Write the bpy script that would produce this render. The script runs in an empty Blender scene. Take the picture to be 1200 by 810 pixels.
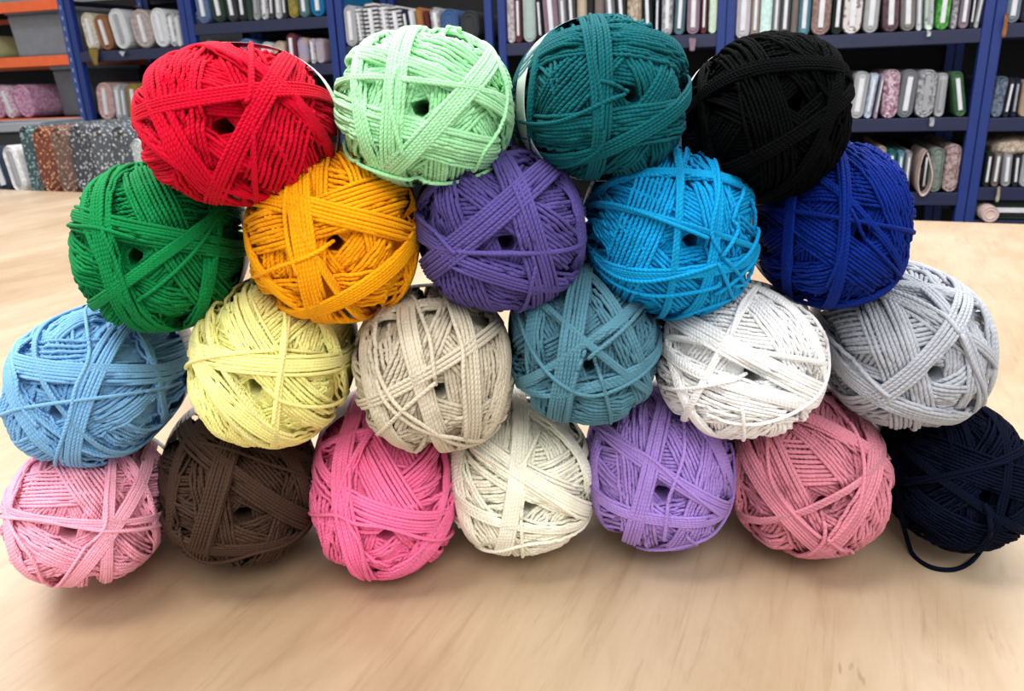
import bpy, math, random
import numpy as np
from mathutils import Vector, Matrix

random.seed(7)
RNG = np.random.default_rng(11)
SC = bpy.context.scene
COL = SC.collection
PI = math.pi

# ------------------------------------------------------------------ camera model
F = 930.0
PITCH = math.radians(19.0)
ROLL = math.radians(2.2)
CAM = np.array([0.0, 0.0, 0.317])
_fw = np.array([0, math.cos(PITCH), -math.sin(PITCH)])
_u0 = np.array([0, math.sin(PITCH), math.cos(PITCH)])
_r0 = np.array([1.0, 0, 0])
CR = _r0 * math.cos(ROLL) - _u0 * math.sin(ROLL)
CU = _u0 * math.cos(ROLL) + _r0 * math.sin(ROLL)


def ray(px, py):
    return CR * (px - 600) / F - CU * (py - 405) / F + _fw


def at_z(px, py, z):
    d = ray(px, py)
    return CAM + d * ((z - CAM[2]) / d[2])


def at_y(px, py, y):
    d = ray(px, py)
    return CAM + d * ((y - CAM[1]) / d[1])


def lin(c):
    def f(v):
        v /= 255.0
        return v / 12.92 if v <= 0.04045 else ((v + 0.055) / 1.055) ** 2.4
    return tuple(f(v) for v in c) + (1.0,)


# ------------------------------------------------------------------ materials
def new_mat(name):
    m = bpy.data.materials.new(name)
    m.use_nodes = True
    nt = m.node_tree
    b = nt.nodes['Principled BSDF']
    return m, nt, b


def math_node(nt, op, a, b=None, c=None):
    n = nt.nodes.new('ShaderNodeMath')
    n.operation = op
    for i, v in enumerate((a, b, c)):
        if v is None:
            continue
        if isinstance(v, (int, float)):
            n.inputs[i].default_value = v
        else:
            nt.links.new(v, n.inputs[i])
    return n.outputs[0]


def ramp(nt, fac, stops):
    n = nt.nodes.new('ShaderNodeValToRGB')
    el = n.color_ramp.elements
    while len(el) < len(stops):
        el.new(0.5)
    for e, (p, c) in zip(el, stops):
        e.position = p
        e.color = c
    nt.links.new(fac, n.inputs['Fac'])
    return n.outputs['Color']


def plain(name, rgb, rough=0.6, metal=0.0, var=0.0, scale=20.0, bump=0.0):
    m, nt, b = new_mat(name)
    c = lin(rgb)
    b.inputs['Roughness'].default_value = rough
    b.inputs['Metallic'].default_value = metal
    tc = nt.nodes.new('ShaderNodeTexCoord')
    nz = nt.nodes.new('ShaderNodeTexNoise')
    nz.inputs['Scale'].default_value = scale
    nz.inputs['Detail'].default_value = 4
    nt.links.new(tc.outputs['Object'], nz.inputs['Vector'])
    k = var or 0.08
    col = ramp(nt, nz.outputs['Fac'], [(0.3, tuple(v * (1 - k) for v in c[:3]) + (1,)), (0.7, tuple(min(1, v * (1 + k)) for v in c[:3]) + (1,))])
    nt.links.new(col, b.inputs['Base Color'])
    if bump:
        bp = nt.nodes.new('ShaderNodeBump')
        bp.inputs['Strength'].default_value = bump
        bp.inputs['Distance'].default_value = 0.002
        nt.links.new(nz.outputs['Fac'], bp.inputs['Height'])
        nt.links.new(bp.outputs['Normal'], b.inputs['Normal'])
    return m


def yarn_mat(name, rgb, sheen=0.25, twist=1.0):
    m, nt, b = new_mat(name)
    c = lin(rgb)
    b.inputs['Roughness'].default_value = 0.75
    b.inputs['Specular IOR Level'].default_value = 0.12 if sum(c[:3]) > 0.05 else 0.03
    sat = 1 - min(c[:3]) / max(c[:3])
    b.inputs['Sheen Weight'].default_value = sheen * (1 - 0.85 * sat)
    if sum(c[:3]) > 0.9:
        b.inputs['Subsurface Weight'].default_value = 0.25
        b.inputs['Subsurface Radius'].default_value = (1.0, 1.0, 1.0)
        b.inputs['Subsurface Scale'].default_value = 0.001
    b.inputs['Sheen Roughness'].default_value = 0.5
    mx = max(c[:3])
    b.inputs['Sheen Tint'].default_value = tuple(0.5 + 0.5 * v / max(mx, 1e-3) for v in c[:3]) + (1,)
    uv = nt.nodes.new('ShaderNodeUVMap')
    uv.uv_map = 'UVMap'
    sx = nt.nodes.new('ShaderNodeSeparateXYZ')
    nt.links.new(uv.outputs['UV'], sx.inputs[0])
    ph = math_node(nt, 'ADD', math_node(nt, 'MULTIPLY', sx.outputs[0], 0.9), math_node(nt, 'MULTIPLY', sx.outputs[1], 2.0))
    tri = math_node(nt, 'PINGPONG', ph, 0.5)
    tc = nt.nodes.new('ShaderNodeTexCoord')
    nz = nt.nodes.new('ShaderNodeTexNoise')
    nz.inputs['Scale'].default_value = 900.0
    nz.inputs['Detail'].default_value = 2
    nt.links.new(tc.outputs['Object'], nz.inputs['Vector'])
    hgt = math_node(nt, 'ADD', math_node(nt, 'MULTIPLY', tri, 1.6), math_node(nt, 'MULTIPLY', nz.outputs['Fac'], 0.5))
    bp = nt.nodes.new('ShaderNodeBump')
    bp.inputs['Strength'].default_value = 0.8 * twist
    bp.inputs['Distance'].default_value = 0.0005
    nt.links.new(hgt, bp.inputs['Height'])
    nt.links.new(bp.outputs['Normal'], b.inputs['Normal'])
    n2 = nt.nodes.new('ShaderNodeTexNoise')
    n2.inputs['Scale'].default_value = 60.0
    nt.links.new(tc.outputs['Object'], n2.inputs['Vector'])
    lo = tuple(v * 0.9 for v in c[:3]) + (1,)
    hi = tuple(min(1, v * 1.08) for v in c[:3]) + (1,)
    nt.links.new(ramp(nt, n2.outputs['Fac'], [(0.3, lo), (0.7, hi)]), b.inputs['Base Color'])
    return m


def plywood_mat():
    m, nt, b = new_mat('birch_plywood')
    tc = nt.nodes.new('ShaderNodeTexCoord')
    mp = nt.nodes.new('ShaderNodeMapping')
    mp.inputs['Rotation'].default_value = (0, 0, math.radians(24))
    nt.links.new(tc.outputs['Object'], mp.inputs['Vector'])

    def noise(scale, detail=4, sv=(1, 1, 1), dist=0.0, rough=0.5):
        mm = nt.nodes.new('ShaderNodeMapping')
        mm.inputs['Scale'].default_value = sv
        nt.links.new(mp.outputs['Vector'], mm.inputs['Vector'])
        n = nt.nodes.new('ShaderNodeTexNoise')
        n.inputs['Scale'].default_value = scale
        n.inputs['Detail'].default_value = detail
        n.inputs['Distortion'].default_value = dist
        n.inputs['Roughness'].default_value = rough
        nt.links.new(mm.outputs['Vector'], n.inputs['Vector'])
        return n.outputs['Fac']
    broad = noise(5.0, 3, (1.0, 0.45, 1))
    base = ramp(nt, broad, [(0.32, lin((170, 144, 116))), (0.5, lin((183, 160, 133))), (0.68, lin((196, 177, 153)))])
    fine = noise(120.0, 8, (1.0, 0.07, 1), 0.5, 0.7)
    g = ramp(nt, fine, [(0.28, (0.74, 0.69, 0.62, 1)), (0.45, (0.95, 0.94, 0.92, 1)), (0.7, (1.0, 1.0, 1.0, 1))])
    mul = nt.nodes.new('ShaderNodeMix')
    mul.data_type = 'RGBA'
    mul.blend_type = 'MULTIPLY'
    mul.inputs['Factor'].default_value = 0.85
    nt.links.new(base, mul.inputs['A'])
    nt.links.new(g, mul.inputs['B'])
    mot = noise(34.0, 5, (1.0, 0.3, 1), 0.8, 0.65)
    mt = ramp(nt, mot, [(0.3, (0.86, 0.83, 0.79, 1)), (0.55, (1, 1, 1, 1)), (0.75, (1.06, 1.06, 1.06, 1))])
    m0 = nt.nodes.new('ShaderNodeMix')
    m0.data_type = 'RGBA'
    m0.blend_type = 'MULTIPLY'
    m0.inputs['Factor'].default_value = 0.7
    nt.links.new(mul.outputs['Result'], m0.inputs['A'])
    nt.links.new(mt, m0.inputs['B'])
    mul = m0
    # flat-sawn figure: contour lines of a stretched noise
    fig = noise(2.6, 2, (1.0, 0.32, 1), 0.3)
    cont = math_node(nt, 'PINGPONG', math_node(nt, 'MULTIPLY', fig, 11.0), 0.5)
    line = ramp(nt, cont, [(0.0, (0.86, 0.82, 0.77, 1)), (0.13, (0.98, 0.97, 0.96, 1)), (0.4, (1, 1, 1, 1))])
    m2 = nt.nodes.new('ShaderNodeMix')
    m2.data_type = 'RGBA'
    m2.blend_type = 'MULTIPLY'
    m2.inputs['Factor'].default_value = 0.55
    nt.links.new(mul.outputs['Result'], m2.inputs['A'])
    nt.links.new(line, m2.inputs['B'])
    # small dark flecks and dents
    fl = noise(95.0, 2, (1.0, 0.22, 1), 0.0)
    flc = ramp(nt, fl, [(0.19, (0.5, 0.38, 0.30, 1)), (0.25, (1, 1, 1, 1))])
    m3 = nt.nodes.new('ShaderNodeMix')
    m3.data_type = 'RGBA'
    m3.blend_type = 'MULTIPLY'
    m3.inputs['Factor'].default_value = 0.9
    nt.links.new(m2.outputs['Result'], m3.inputs['A'])
    nt.links.new(flc, m3.inputs['B'])
    nt.links.new(m3.outputs['Result'], b.inputs['Base Color'])
    b.inputs['Roughness'].default_value = 0.38
    bp = nt.nodes.new('ShaderNodeBump')
    bp.inputs['Strength'].default_value = 0.15
    bp.inputs['Distance'].default_value = 0.001
    nt.links.new(fine, bp.inputs['Height'])
    nt.links.new(bp.outputs['Normal'], b.inputs['Normal'])
    return m


_fab = {}


def fabric_mat(c1, c2=None, kind='plain', scale=40.0):
    key = (c1, c2, kind, scale)
    if key in _fab:
        return _fab[key]
    m, nt, b = new_mat('cotton_cloth')
    b.inputs['Roughness'].default_value = 0.9
    b.inputs['Specular IOR Level'].default_value = 0.15
    tc = nt.nodes.new('ShaderNodeTexCoord')
    A = lin(c1)
    B = lin(c2) if c2 else tuple(v * 0.72 for v in A[:3]) + (1,)
    if kind == 'floral':
        v = nt.nodes.new('ShaderNodeTexVoronoi')
        v.inputs['Scale'].default_value = scale
        nt.links.new(tc.outputs['Object'], v.inputs['Vector'])
        nz = nt.nodes.new('ShaderNodeTexNoise')
        nz.inputs['Scale'].default_value = scale * 0.7
        nt.links.new(tc.outputs['Object'], nz.inputs['Vector'])
        dd = math_node(nt, 'ADD', v.outputs['Distance'], math_node(nt, 'MULTIPLY', math_node(nt, 'SUBTRACT', nz.outputs['Fac'], 0.5), 0.7))
        mid = tuple((a + bb) / 2 for a, bb in zip(A, B))
        c = ramp(nt, dd, [(0.10, mid), (0.18, B), (0.28, B), (0.36, A), (1.0, A)])
    elif kind == 'stripe':
        sx = nt.nodes.new('ShaderNodeSeparateXYZ')
        nt.links.new(tc.outputs['Object'], sx.inputs[0])
        w = math_node(nt, 'PINGPONG', math_node(nt, 'MULTIPLY', sx.outputs[2], scale), 0.5)
        c = ramp(nt, w, [(0.22, A), (0.28, B)])
    elif kind == 'marble':
        nz = nt.nodes.new('ShaderNodeTexNoise')
        nz.inputs['Scale'].default_value = scale
        nz.inputs['Detail'].default_value = 5
        nz.inputs['Distortion'].default_value = 2.0
        nt.links.new(tc.outputs['Object'], nz.inputs['Vector'])
        c = ramp(nt, nz.outputs['Fac'], [(0.42, A), (0.56, B)])
    else:
        nz = nt.nodes.new('ShaderNodeTexNoise')
        nz.inputs['Scale'].default_value = 30
        nt.links.new(tc.outputs['Object'], nz.inputs['Vector'])
        c = ramp(nt, nz.outputs['Fac'], [(0.3, tuple(v * 0.88 for v in A[:3]) + (1,)), (0.7, A)])
    nt.links.new(c, b.inputs['Base Color'])
    _fab[key] = m
    return m


# ------------------------------------------------------------------ mesh helpers
def np_mesh(name, V, Q, mat, parent=None, smooth=True, uv=None):
    """V (n,3), Q (m,4) quads."""
    me = bpy.data.meshes.new(name)
    V = np.asarray(V, dtype=np.float32)
    Q = np.asarray(Q, dtype=np.int32)
    me.vertices.add(len(V))
    me.vertices.foreach_set('co', V.ravel())
    me.loops.add(Q.size)
    me.loops.foreach_set('vertex_index', Q.ravel())
    me.polygons.add(len(Q))
    me.polygons.foreach_set('loop_start', np.arange(0, Q.size, 4, dtype=np.int32))
    me.polygons.foreach_set('loop_total', np.full(len(Q), 4, dtype=np.int32))
    if uv is not None:
        l = me.uv_layers.new(name='UVMap')
        l.data.foreach_set('uv', np.asarray(uv, dtype=np.float32).ravel())
    me.update(calc_edges=True)
    me.polygons.foreach_set('use_smooth', np.full(len(Q), smooth, dtype=bool))
    me.validate()
    me.materials.append(mat)
    o = bpy.data.objects.new(name, me)
    COL.objects.link(o)
    if parent is not None:
        o.parent = parent
    return o


class MB:
    """collects boxes / prisms / tubes into one mesh"""

    def __init__(s):
        s.v, s.f = [], []

    def add(s, vs, fs):
        n = len(s.v)
        s.v += [tuple(p) for p in vs]
        s.f += [tuple(i + n for i in f) for f in fs]

    def box(s, x0, x1, y0, y1, z0, z1):
        s.add([(x, y, z) for x in (x0, x1) for y in (y0, y1) for z in (z0, z1)],
              [(0, 1, 3, 2), (4, 6, 7, 5), (0, 4, 5, 1), (2, 3, 7, 6), (0, 2, 6, 4), (1, 5, 7, 3)])

    def prism(s, poly, y0, y1):
        """outline in x,z extruded along y"""
        n = len(poly)
        vs = [(x, y0, z) for x, z in poly] + [(x, y1, z) for x, z in poly]
        fs = [tuple(range(n)), tuple(range(2 * n - 1, n - 1, -1))]
        fs += [(i, i + n, (i + 1) % n + n, (i + 1) % n) for i in range(n)]
        s.add(vs, fs)

    def build(s, name, mat, parent=None, bevel=0.0, smooth=False):
        me = bpy.data.meshes.new(name)
        me.from_pydata(s.v, [], s.f)
        me.update()
        me.materials.append(mat)
        if smooth:
            for p in me.polygons:
                p.use_smooth = True
        o = bpy.data.objects.new(name, me)
        COL.objects.link(o)
        if parent is not None:
            o.parent = parent
        if bevel:
            md = o.modifiers.new('edge', 'BEVEL')
            md.width = bevel
            md.segments = 2
            md.limit_method = 'ANGLE'
        return o


def empty(name, loc=(0, 0, 0), rot=None):
    o = bpy.data.objects.new(name, None)
    o.empty_display_size = 0.02
    COL.objects.link(o)
    o.location = loc
    if rot is not None:
        o.rotation_euler = rot
    return o


def tag(o, label=None, cat=None, group=None, kind=None):
    if label:
        o['label'] = label
    if cat:
        o['category'] = cat
    if group:
        o['group'] = group
    if kind:
        o['kind'] = kind
    return o


# ------------------------------------------------------------------ yarn balls
NF = 110
REAR = 1.55


class HMap:
    """height of the wound yarn over the unit sphere, kept on a cube map"""

    def __init__(s):
        s.h = np.zeros(6 * NF * NF)

    @staticmethod
    def idx(d):
        ad = np.abs(d)
        ax = np.argmax(ad, axis=-1)
        n = d.shape[0]
        r = np.arange(n)
        m = d[r, ax]
        u = d[r, (ax + 1) % 3] / np.abs(m)
        v = d[r, (ax + 2) % 3] / np.abs(m)
        face = ax * 2 + (m < 0)
        iu = np.clip(((np.arctan(u) / (PI / 2) + 0.5) * NF).astype(int), 0, NF - 1)
        iv = np.clip(((np.arctan(v) / (PI / 2) + 0.5) * NF).astype(int), 0, NF - 1)
        return (face * NF + iu) * NF + iv

    def lay(s, d, n, rho, closed=True, press=0.62, w=9, lift=0.0):
        """lay a strand along unit directions d with sideways vectors n; returns centre heights"""
        offs = np.array([-0.75, -0.4, 0.0, 0.4, 0.75]) * rho
        hs = []
        ids = []
        for o in offs:
            q = d + n * o
            q /= np.linalg.norm(q, axis=1, keepdims=True)
            i = s.idx(q)
            ids.append(i)
            hs.append(s.h[i])
        h = np.max(hs, axis=0)
        N = len(h)
        k = min(w, N // 3)
        mode = 'wrap' if closed else 'edge'
        hp = np.pad(h, k, mode=mode)
        mx = np.max(np.stack([hp[j:j + N] for j in range(0, 2 * k + 1)]), axis=0)
        for _ in range(2):
            mp = np.pad(mx, k, mode=mode)
            cs = np.cumsum(np.concatenate([[0], mp]))
            mx = (cs[2 * k + 1:] - cs[:-2 * k - 1]) / (2 * k + 1)
        hc = np.maximum(0.55 * mx + 0.45 * h, h) + rho * press + lift
        for o, i in zip(offs, ids):
            np.maximum.at(s.h, i, hc + math.sqrt(max(rho * rho - o * o, 0)) * press)
        return hc


def nrm(v):
    return v / np.linalg.norm(v, axis=-1, keepdims=True)


def circle_through(p1, p2, p3, N):
    """circle on the unit sphere through three unit vectors, starting near p1"""
    n = np.cross(p2 - p1, p3 - p1)
    ln = np.linalg.norm(n)
    if ln < 1e-6:
        return None
    n = n / ln
    c = float(n @ p1)
    if abs(c) > 0.93:
        return None
    r = math.sqrt(1 - c * c)
    e1 = nrm(p1 - n * c)
    e2 = np.cross(n, e1)
    t = np.linspace(0, 2 * PI, N, endpoint=False)[:, None]
    return c * n + r * (np.cos(t) * e1 + np.sin(t) * e2), n


def tube(P, rho, sides, closed, taper=False):
    """P (n,3) path in metres; returns verts, quads, uv"""
    N = len(P)
    if closed:
        T = np.roll(P, -1, 0) - np.roll(P, 1, 0)
    else:
        T = np.gradient(P, axis=0)
    T = nrm(T)
    U = nrm(P)
    Bn = nrm(np.cross(T, U))
    U = np.cross(Bn, T)
    a = np.linspace(0, 2 * PI, sides, endpoint=False)
    rr = np.full(N, rho)
    if taper:
        rr[0] *= 0.3
        rr[-1] *= 0.3
    V = P[:, None, :] + rr[:, None, None] * (np.cos(a)[None, :, None] * Bn[:, None, :] + np.sin(a)[None, :, None] * U[:, None, :])
    V = V.reshape(-1, 3)
    M = N if closed else N - 1
    i = np.arange(M)[:, None]
    j = np.arange(sides)[None, :]
    i2 = (i + 1) % N
    j2 = (j + 1) % sides
    Q = np.stack([i * sides + j, i2 * sides + j, i2 * sides + j2, i * sides + j2], -1).reshape(-1, 4)
    L = np.concatenate([[0], np.cumsum(np.linalg.norm(np.diff(np.vstack([P, P[:1]]), axis=0), axis=1))]) / (2 * rho)
    u0 = np.broadcast_to(L[:-1][:M, None], (M, sides))
    u1 = np.broadcast_to(L[1:][:M, None], (M, sides))
    v0 = np.broadcast_to(j / sides, (M, sides))
    v1 = np.broadcast_to((j + 1) / sides, (M, sides))
    uv = np.stack([np.stack([u0, v0], -1), np.stack([u1, v0], -1), np.stack([u1, v1], -1), np.stack([u0, v1], -1)], 2).reshape(-1, 2)
    return V, Q, uv


def catmull(P, m):
    P = np.asarray(P, float)
    Q = np.vstack([2 * P[0] - P[1], P, 2 * P[-1] - P[-2]])
    out = []
    for i in range(1, len(Q) - 2):
        for t in np.linspace(0, 1, m, endpoint=False):
            a, b, c, d = Q[i - 1:i + 3]
            out.append(0.5 * (2 * b + (c - a) * t + (2 * a - 5 * b + 4 * c - d) * t * t + (3 * b - a - 3 * c + d) * t ** 3))
    out.append(P[-1])
    return np.array(out)


PAPER = None


class Ball:
    def __init__(s, box, hole, col, label, y=None, bands=(), loose=(), rho=0.0245, hr=1.5, band_z=(-0.12, -0.62), seed=0, sheen=0.25, e=2.6, zc=None):
        x0, x1, y0, y1 = box
        cx, cy, w, h = (x0 + x1) / 2, (y0 + y1) / 2, x1 - x0, y1 - y0
        d = ray(cx, cy)
        # a smooth stand-in of the ball's shape is fitted to the outline one measures
        th, fi = np.meshgrid(np.linspace(0, PI, 40), np.linspace(0, 2 * PI, 64))
        U = np.stack([np.sin(th) * np.cos(fi), np.sin(th) * np.sin(fi), np.cos(th)], -1).reshape(-1, 3)
        s.e = e
        S0 = s.surf(U) * 0.985
        S0[:, 2] = np.where(S0[:, 2] < 0, S0[:, 2] * REAR, S0[:, 2])
        ax_px, ay_px = cx, cy
        dist = y if y is not None else 0.48
        a = w / 2 * 0.5 / F
        b = h / 2 * 0.5 / F
        for it in range(24):
            C = at_y(ax_px, ay_px, dist)
            dep = (C - CAM) @ _fw
            v = nrm(CAM - C)
            ex = nrm(CR - v * (CR @ v))
            ey = np.cross(v, ex)            # up in the picture
            Hh = hr * (a + b) / 2
            # direction of the axis: its near end is seen at the hole
            hv = ray(*hole)
            hv = hv / np.linalg.norm(hv)
            oc = CAM - C
            bq = oc @ hv
            Rr = Hh * 0.93
            dq = bq * bq - (oc @ oc - Rr * Rr)
            tq = -bq - math.sqrt(dq) if dq > 0 else -bq
            ax = nrm(oc + hv * tq)
            X = nrm(ex - ax * (ex @ ax))
            Y = np.cross(ax, X)
            R3 = np.stack([X, Y, ax], 1)
            Wp = (S0 * np.array([a, b, Hh])) @ R3.T + C
            q = Wp - CAM
            zq = q @ _fw
            qx, qy = 600 + F * (q @ CR) / zq, 405 - F * (q @ CU) / zq
            ax_px += 0.7 * (cx - (qx.max() + qx.min()) / 2)
            ay_px += 0.7 * (cy - (qy.max() + qy.min()) / 2)
            a *= (w / (qx.max() - qx.min())) ** 0.7
            b *= (h / (qy.max() - qy.min())) ** 0.7
            if y is None:                   # stands on the table
                dist += 1.2 * Wp[:, 2].min()
        if y is None:
            C = C - np.array([0, 0, Wp[:, 2].min()])
        s.C, s.dep = C, dep
        s.R3 = np.stack([X, Y, ax], 1)
        s.r = np.array([a, b, Hh])
        s.hole = hole
        s.col, s.label, s.rho = col, label, rho
        s.bands, s.loose, s.band_z, s.seed, s.sheen = bands, loose, band_z, seed, sheen

    def dir_of(s, px, py):
        """unit-sphere direction of the point of this ball seen at a pixel"""
        o = (s.R3.T @ (CAM - s.C)) / s.r
        d = (s.R3.T @ ray(px, py)) / s.r
        A, B, Cc = d @ d, o @ d, o @ o - 1
        D = B * B - A * Cc
        t = (-B - math.sqrt(D)) / A if D > 0 else -B / A
        return nrm(o + d * t)

    def surf(s, u):
        q = 2.3
        r = (np.abs(u[:, 0]) ** q + np.abs(u[:, 1]) ** q) ** (1 / q)
        g = (r ** s.e + np.abs(u[:, 2]) ** s.e) ** (-1 / s.e)
        return u * g[:, None]

    def build(s):
        rng = np.random.default_rng(100 + s.seed)
        rho = s.rho * 0.87
        hm = HMap()
        paths = []
        N = 288
        pole = np.array([0, 0, 1.0])

        def loop(u1, u2, u3, press=0.62):
            r = circle_through(u1, u2, u3, N)
            if r is None:
                return
            d, n = r
            hc = hm.lay(d, n, rho, press=press)
            paths.append((d, hc))

        def chord(phi, dd, far, half=0.35, **k):
            """strand whose nearest point to the hole is dd away in direction phi"""
            dv = np.array([math.cos(phi), math.sin(phi), 0])
            tv = np.array([-dv[1], dv[0], 0])
            u1 = nrm(dv * dd + tv * half + pole * math.sqrt(max(0.05, 1 - dd * dd - half * half)))
            u2 = nrm(dv * dd - tv * half + pole * math.sqrt(max(0.05, 1 - dd * dd - half * half)))
            u3 = nrm(-dv * far - pole)
            loop(u1, u2, u3, **k)
        # deep windings
        ph = rng.uniform(0, 6.28)
        for i in range(6):
            ph += 2 * PI * 0.381966
            d0 = rng.uniform(0.10, 0.16)
            for j in range(15):
                chord(ph, d0 + j * rho * 1.86, 0.3 * d0 - 0.8 * j * rho * 1.86, press=0.4)
        # bundles
        nb = 7
        base = rng.uniform(0, 6.28)
        for i in range(nb):
            ph = base + i * 2 * PI * 3 / nb + rng.normal(0, 0.12)
            d0 = (0.34, 0.12)[i % 2] + rng.uniform(-0.03, 0.04)
            for j in range(10):
                chord(ph + rng.normal(0, 0.007), d0 + j * rho * 1.86, 0.3 * d0 - 0.8 * j * rho * 1.86, press=0.5)
        # the bundles one sees
        hd = s.dir_of(*s.hole)
        for bd in s.bands:
            (xa, ya), (xb, yb), n = bd[:3]
            n = int(round(n * 1.15))
            u1, u2 = s.dir_of(xa, ya), s.dir_of(xb, yb)
            mid = nrm(u1 + u2)
            out = mid - pole * (mid @ pole)
            t = nrm(u2 - u1)
            out = out - t * (out @ t)
            if np.linalg.norm(out) < 1e-4:
                out = np.cross(t, mid)
            out = nrm(out)
            dd = float(mid @ out)
            if dd < 0.075:
                u1, u2 = nrm(u1 + out * (0.075 - dd)), nrm(u2 + out * (0.075 - dd))
                dd = 0.075
            for j in range(n):
                sh = out * (j * rho * 1.84)
                jt = rng.normal(0, 0.004, 2)
                far = nrm(-out * (0.3 * dd - 0.8 * j * rho * 1.84) - pole)
                loop(nrm(u1 + sh + out * jt[0]), nrm(u2 + sh + out * jt[1]), far, press=0.55)
        # pressing the ball flattens the broad build-up and keeps the relief of single strands
        ks = np.arange(48)
        rr_ = 0.34 * np.sqrt((ks + 0.5) / 48)
        aa_ = ks * 2.399963
        ga, gb = rr_ * np.cos(aa_), rr_ * np.sin(aa_)

        def broad(d):
            ref = np.where(np.abs(d[:, 2:3]) < 0.8, np.array([[0, 0, 1.0]]), np.array([[1.0, 0, 0]]))
            e1 = nrm(np.cross(d, ref))
            e2 = np.cross(d, e1)
            acc = np.zeros(len(d))
            for p_, q_ in zip(ga, gb):
                acc += hm.h[hm.idx(nrm(d + e1 * p_ + e2 * q_))]
            return acc / len(ga)
        s.broad = broad

        def press(h, d):
            x = h - broad(d)
            return np.where(x > 0, 1.3 * rho * np.tanh(0.75 * x / (1.3 * rho)), np.maximum(x * 0.75, -0.16))
        paths = [(d, press(hc, d)) for d, hc in paths]
        # normalise the build-up so that the silhouette keeps its size
        Vs, Qs, UVs = [], [], []
        rad = float(np.mean(s.r[:2]))
        allp = np.concatenate([s.surf(d) * (1 + hc)[:, None] for d, hc in paths])
        ext = np.array([np.percentile(np.abs(allp[:, k]), 99.7) + rho * 0.8 for k in range(3)])
        scl_ = 1.0 * s.r / ext

        class Scale:                        # the far end of a ball is longer than the end one sees
            def __rmul__(_, P):
                P = P * scl_
                P[:, 2] = np.where(P[:, 2] < 0, P[:, 2] * REAR, P[:, 2])
                return P
            __array_ufunc__ = None
        scl = Scale()
        nv = 0
        step = 3
        for d, hc in paths:
            P = (s.surf(d) * (1 + hc)[:, None] * scl)[::step]
            V, Q, uv = tube(P, rho * rad * 1.06, 6, True)
            Vs.append(V)
            Qs.append(Q + nv)
            UVs.append(uv)
            nv += len(V)
        # core with the pull hole
        nu, nvv = 96, 64
        th = np.linspace(0.002, PI - 0.002, nvv)
        fi = np.linspace(0, 2 * PI, nu, endpoint=False)
        TH, FI = np.meshgrid(th, fi, indexing='ij')
        u = np.stack([np.sin(TH) * np.cos(FI), np.sin(TH) * np.sin(FI), np.cos(TH)], -1).reshape(-1, 3)
        depth = np.clip((0.125 - np.hypot(u[:, 0], u[:, 1])) / 0.07, 0, 1) * (u[:, 2] > 0)
        depth = depth * depth * (3 - 2 * depth)
        P = s.surf(u) * (1.0 + np.maximum(-0.6 * broad(u), -0.11) - 0.2 * rho)[:, None]
        P[:, 2] *= 1 - 0.8 * depth
        P = P * scl
        i = np.arange(nvv - 1)[:, None]
        j = np.arange(nu)[None, :]
        Q = np.stack([i * nu + j, (i + 1) * nu + j, (i + 1) * nu + (j + 1) % nu, i * nu + (j + 1) % nu], -1).reshape(-1, 4)
        Vs.append(P)
        Qs.append(Q + nv)
        jv = np.broadcast_to(j, (nvv - 1, nu)).ravel()
        vv = np.stack([jv, jv, jv + 1, jv + 1], -1).ravel() / nu * 30
        UVs.append(np.stack([np.zeros_like(vv), vv], -1))
        mat = yarn_mat('yarn', s.col, s.sheen)
        root = empty('yarn_ball')
        M = Matrix(s.R3.tolist()).to_4x4()
        M.translation = Vector(s.C)
        root.matrix_world = M
        tag(root, s.label, 'yarn ball', 'balls of yarn stacked on the table')
        np_mesh('wound_yarn', np.concatenate(Vs), np.concatenate(Qs), mat, root, True, np.concatenate(UVs))
        # loose strands that cross the face
        for L in s.loose:
            pts, lift = (L, 0.012) if not isinstance(L, tuple) else L
            uu = np.array([s.dir_of(*p) for p in pts])
            d = nrm(catmull(uu, 16))
            T = np.gradient(d, axis=0)
            nn = nrm(np.cross(T, d))
            hc = hm.lay(d, nn, rho, closed=False, press=0.8, w=5, lift=lift)
            hc = press(hc - lift, d) + lift + 0.25 * rho
            hc[0] -= rho * 1.5
            hc[-1] -= rho * 1.5
            P = s.surf(d) * (1 + hc)[:, None] * scl
            V, Q, uv = tube(P, rho * rad * 1.05, 7, False, True)
            np_mesh('loose_strand', V, Q, mat, root, True, uv)
        # paper band round the waist
        if s.band_z:
            z0, z1 = s.band_z
            zz = np.linspace(z0, z1, 9)
            fi = np.linspace(0, 2 * PI, 73)[:-1]
            rows = []
            for off in (0.0, -0.004):
                for z in (zz if off == 0 else zz[::-1]):
                    uz = np.stack([np.cos(fi) * math.sqrt(1 - z * z), np.sin(fi) * math.sqrt(1 - z * z), np.full(72, z)], -1)
                    hh = 0.0
                    rows.append((uz, off))
            hmax = np.array([np.percentile(press(hm.h[hm.idx(r[0])], r[0]), 99) for r in rows])
            hmax[:] = 0.5 * hmax + 0.5 * hmax.max()
            P = np.concatenate([(s.surf(r[0]) * (1 + hmax[k] + r[1] + 0.020)) * scl for k, r in enumerate(rows)])
            K = len(rows)
            i = np.arange(K)[:, None]
            j = np.arange(72)[None, :]
            Q = np.stack([i * 72 + j, i * 72 + (j + 1) % 72, ((i + 1) % K) * 72 + (j + 1) % 72, ((i + 1) % K) * 72 + j], -1).reshape(-1, 4)
            np_mesh('ball_band', P, Q, PAPER, root, True)
        s.root, s.mat = root, mat
        return root


PAPER = plain('ball_band_paper', (205, 205, 208), 0.5)

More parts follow.
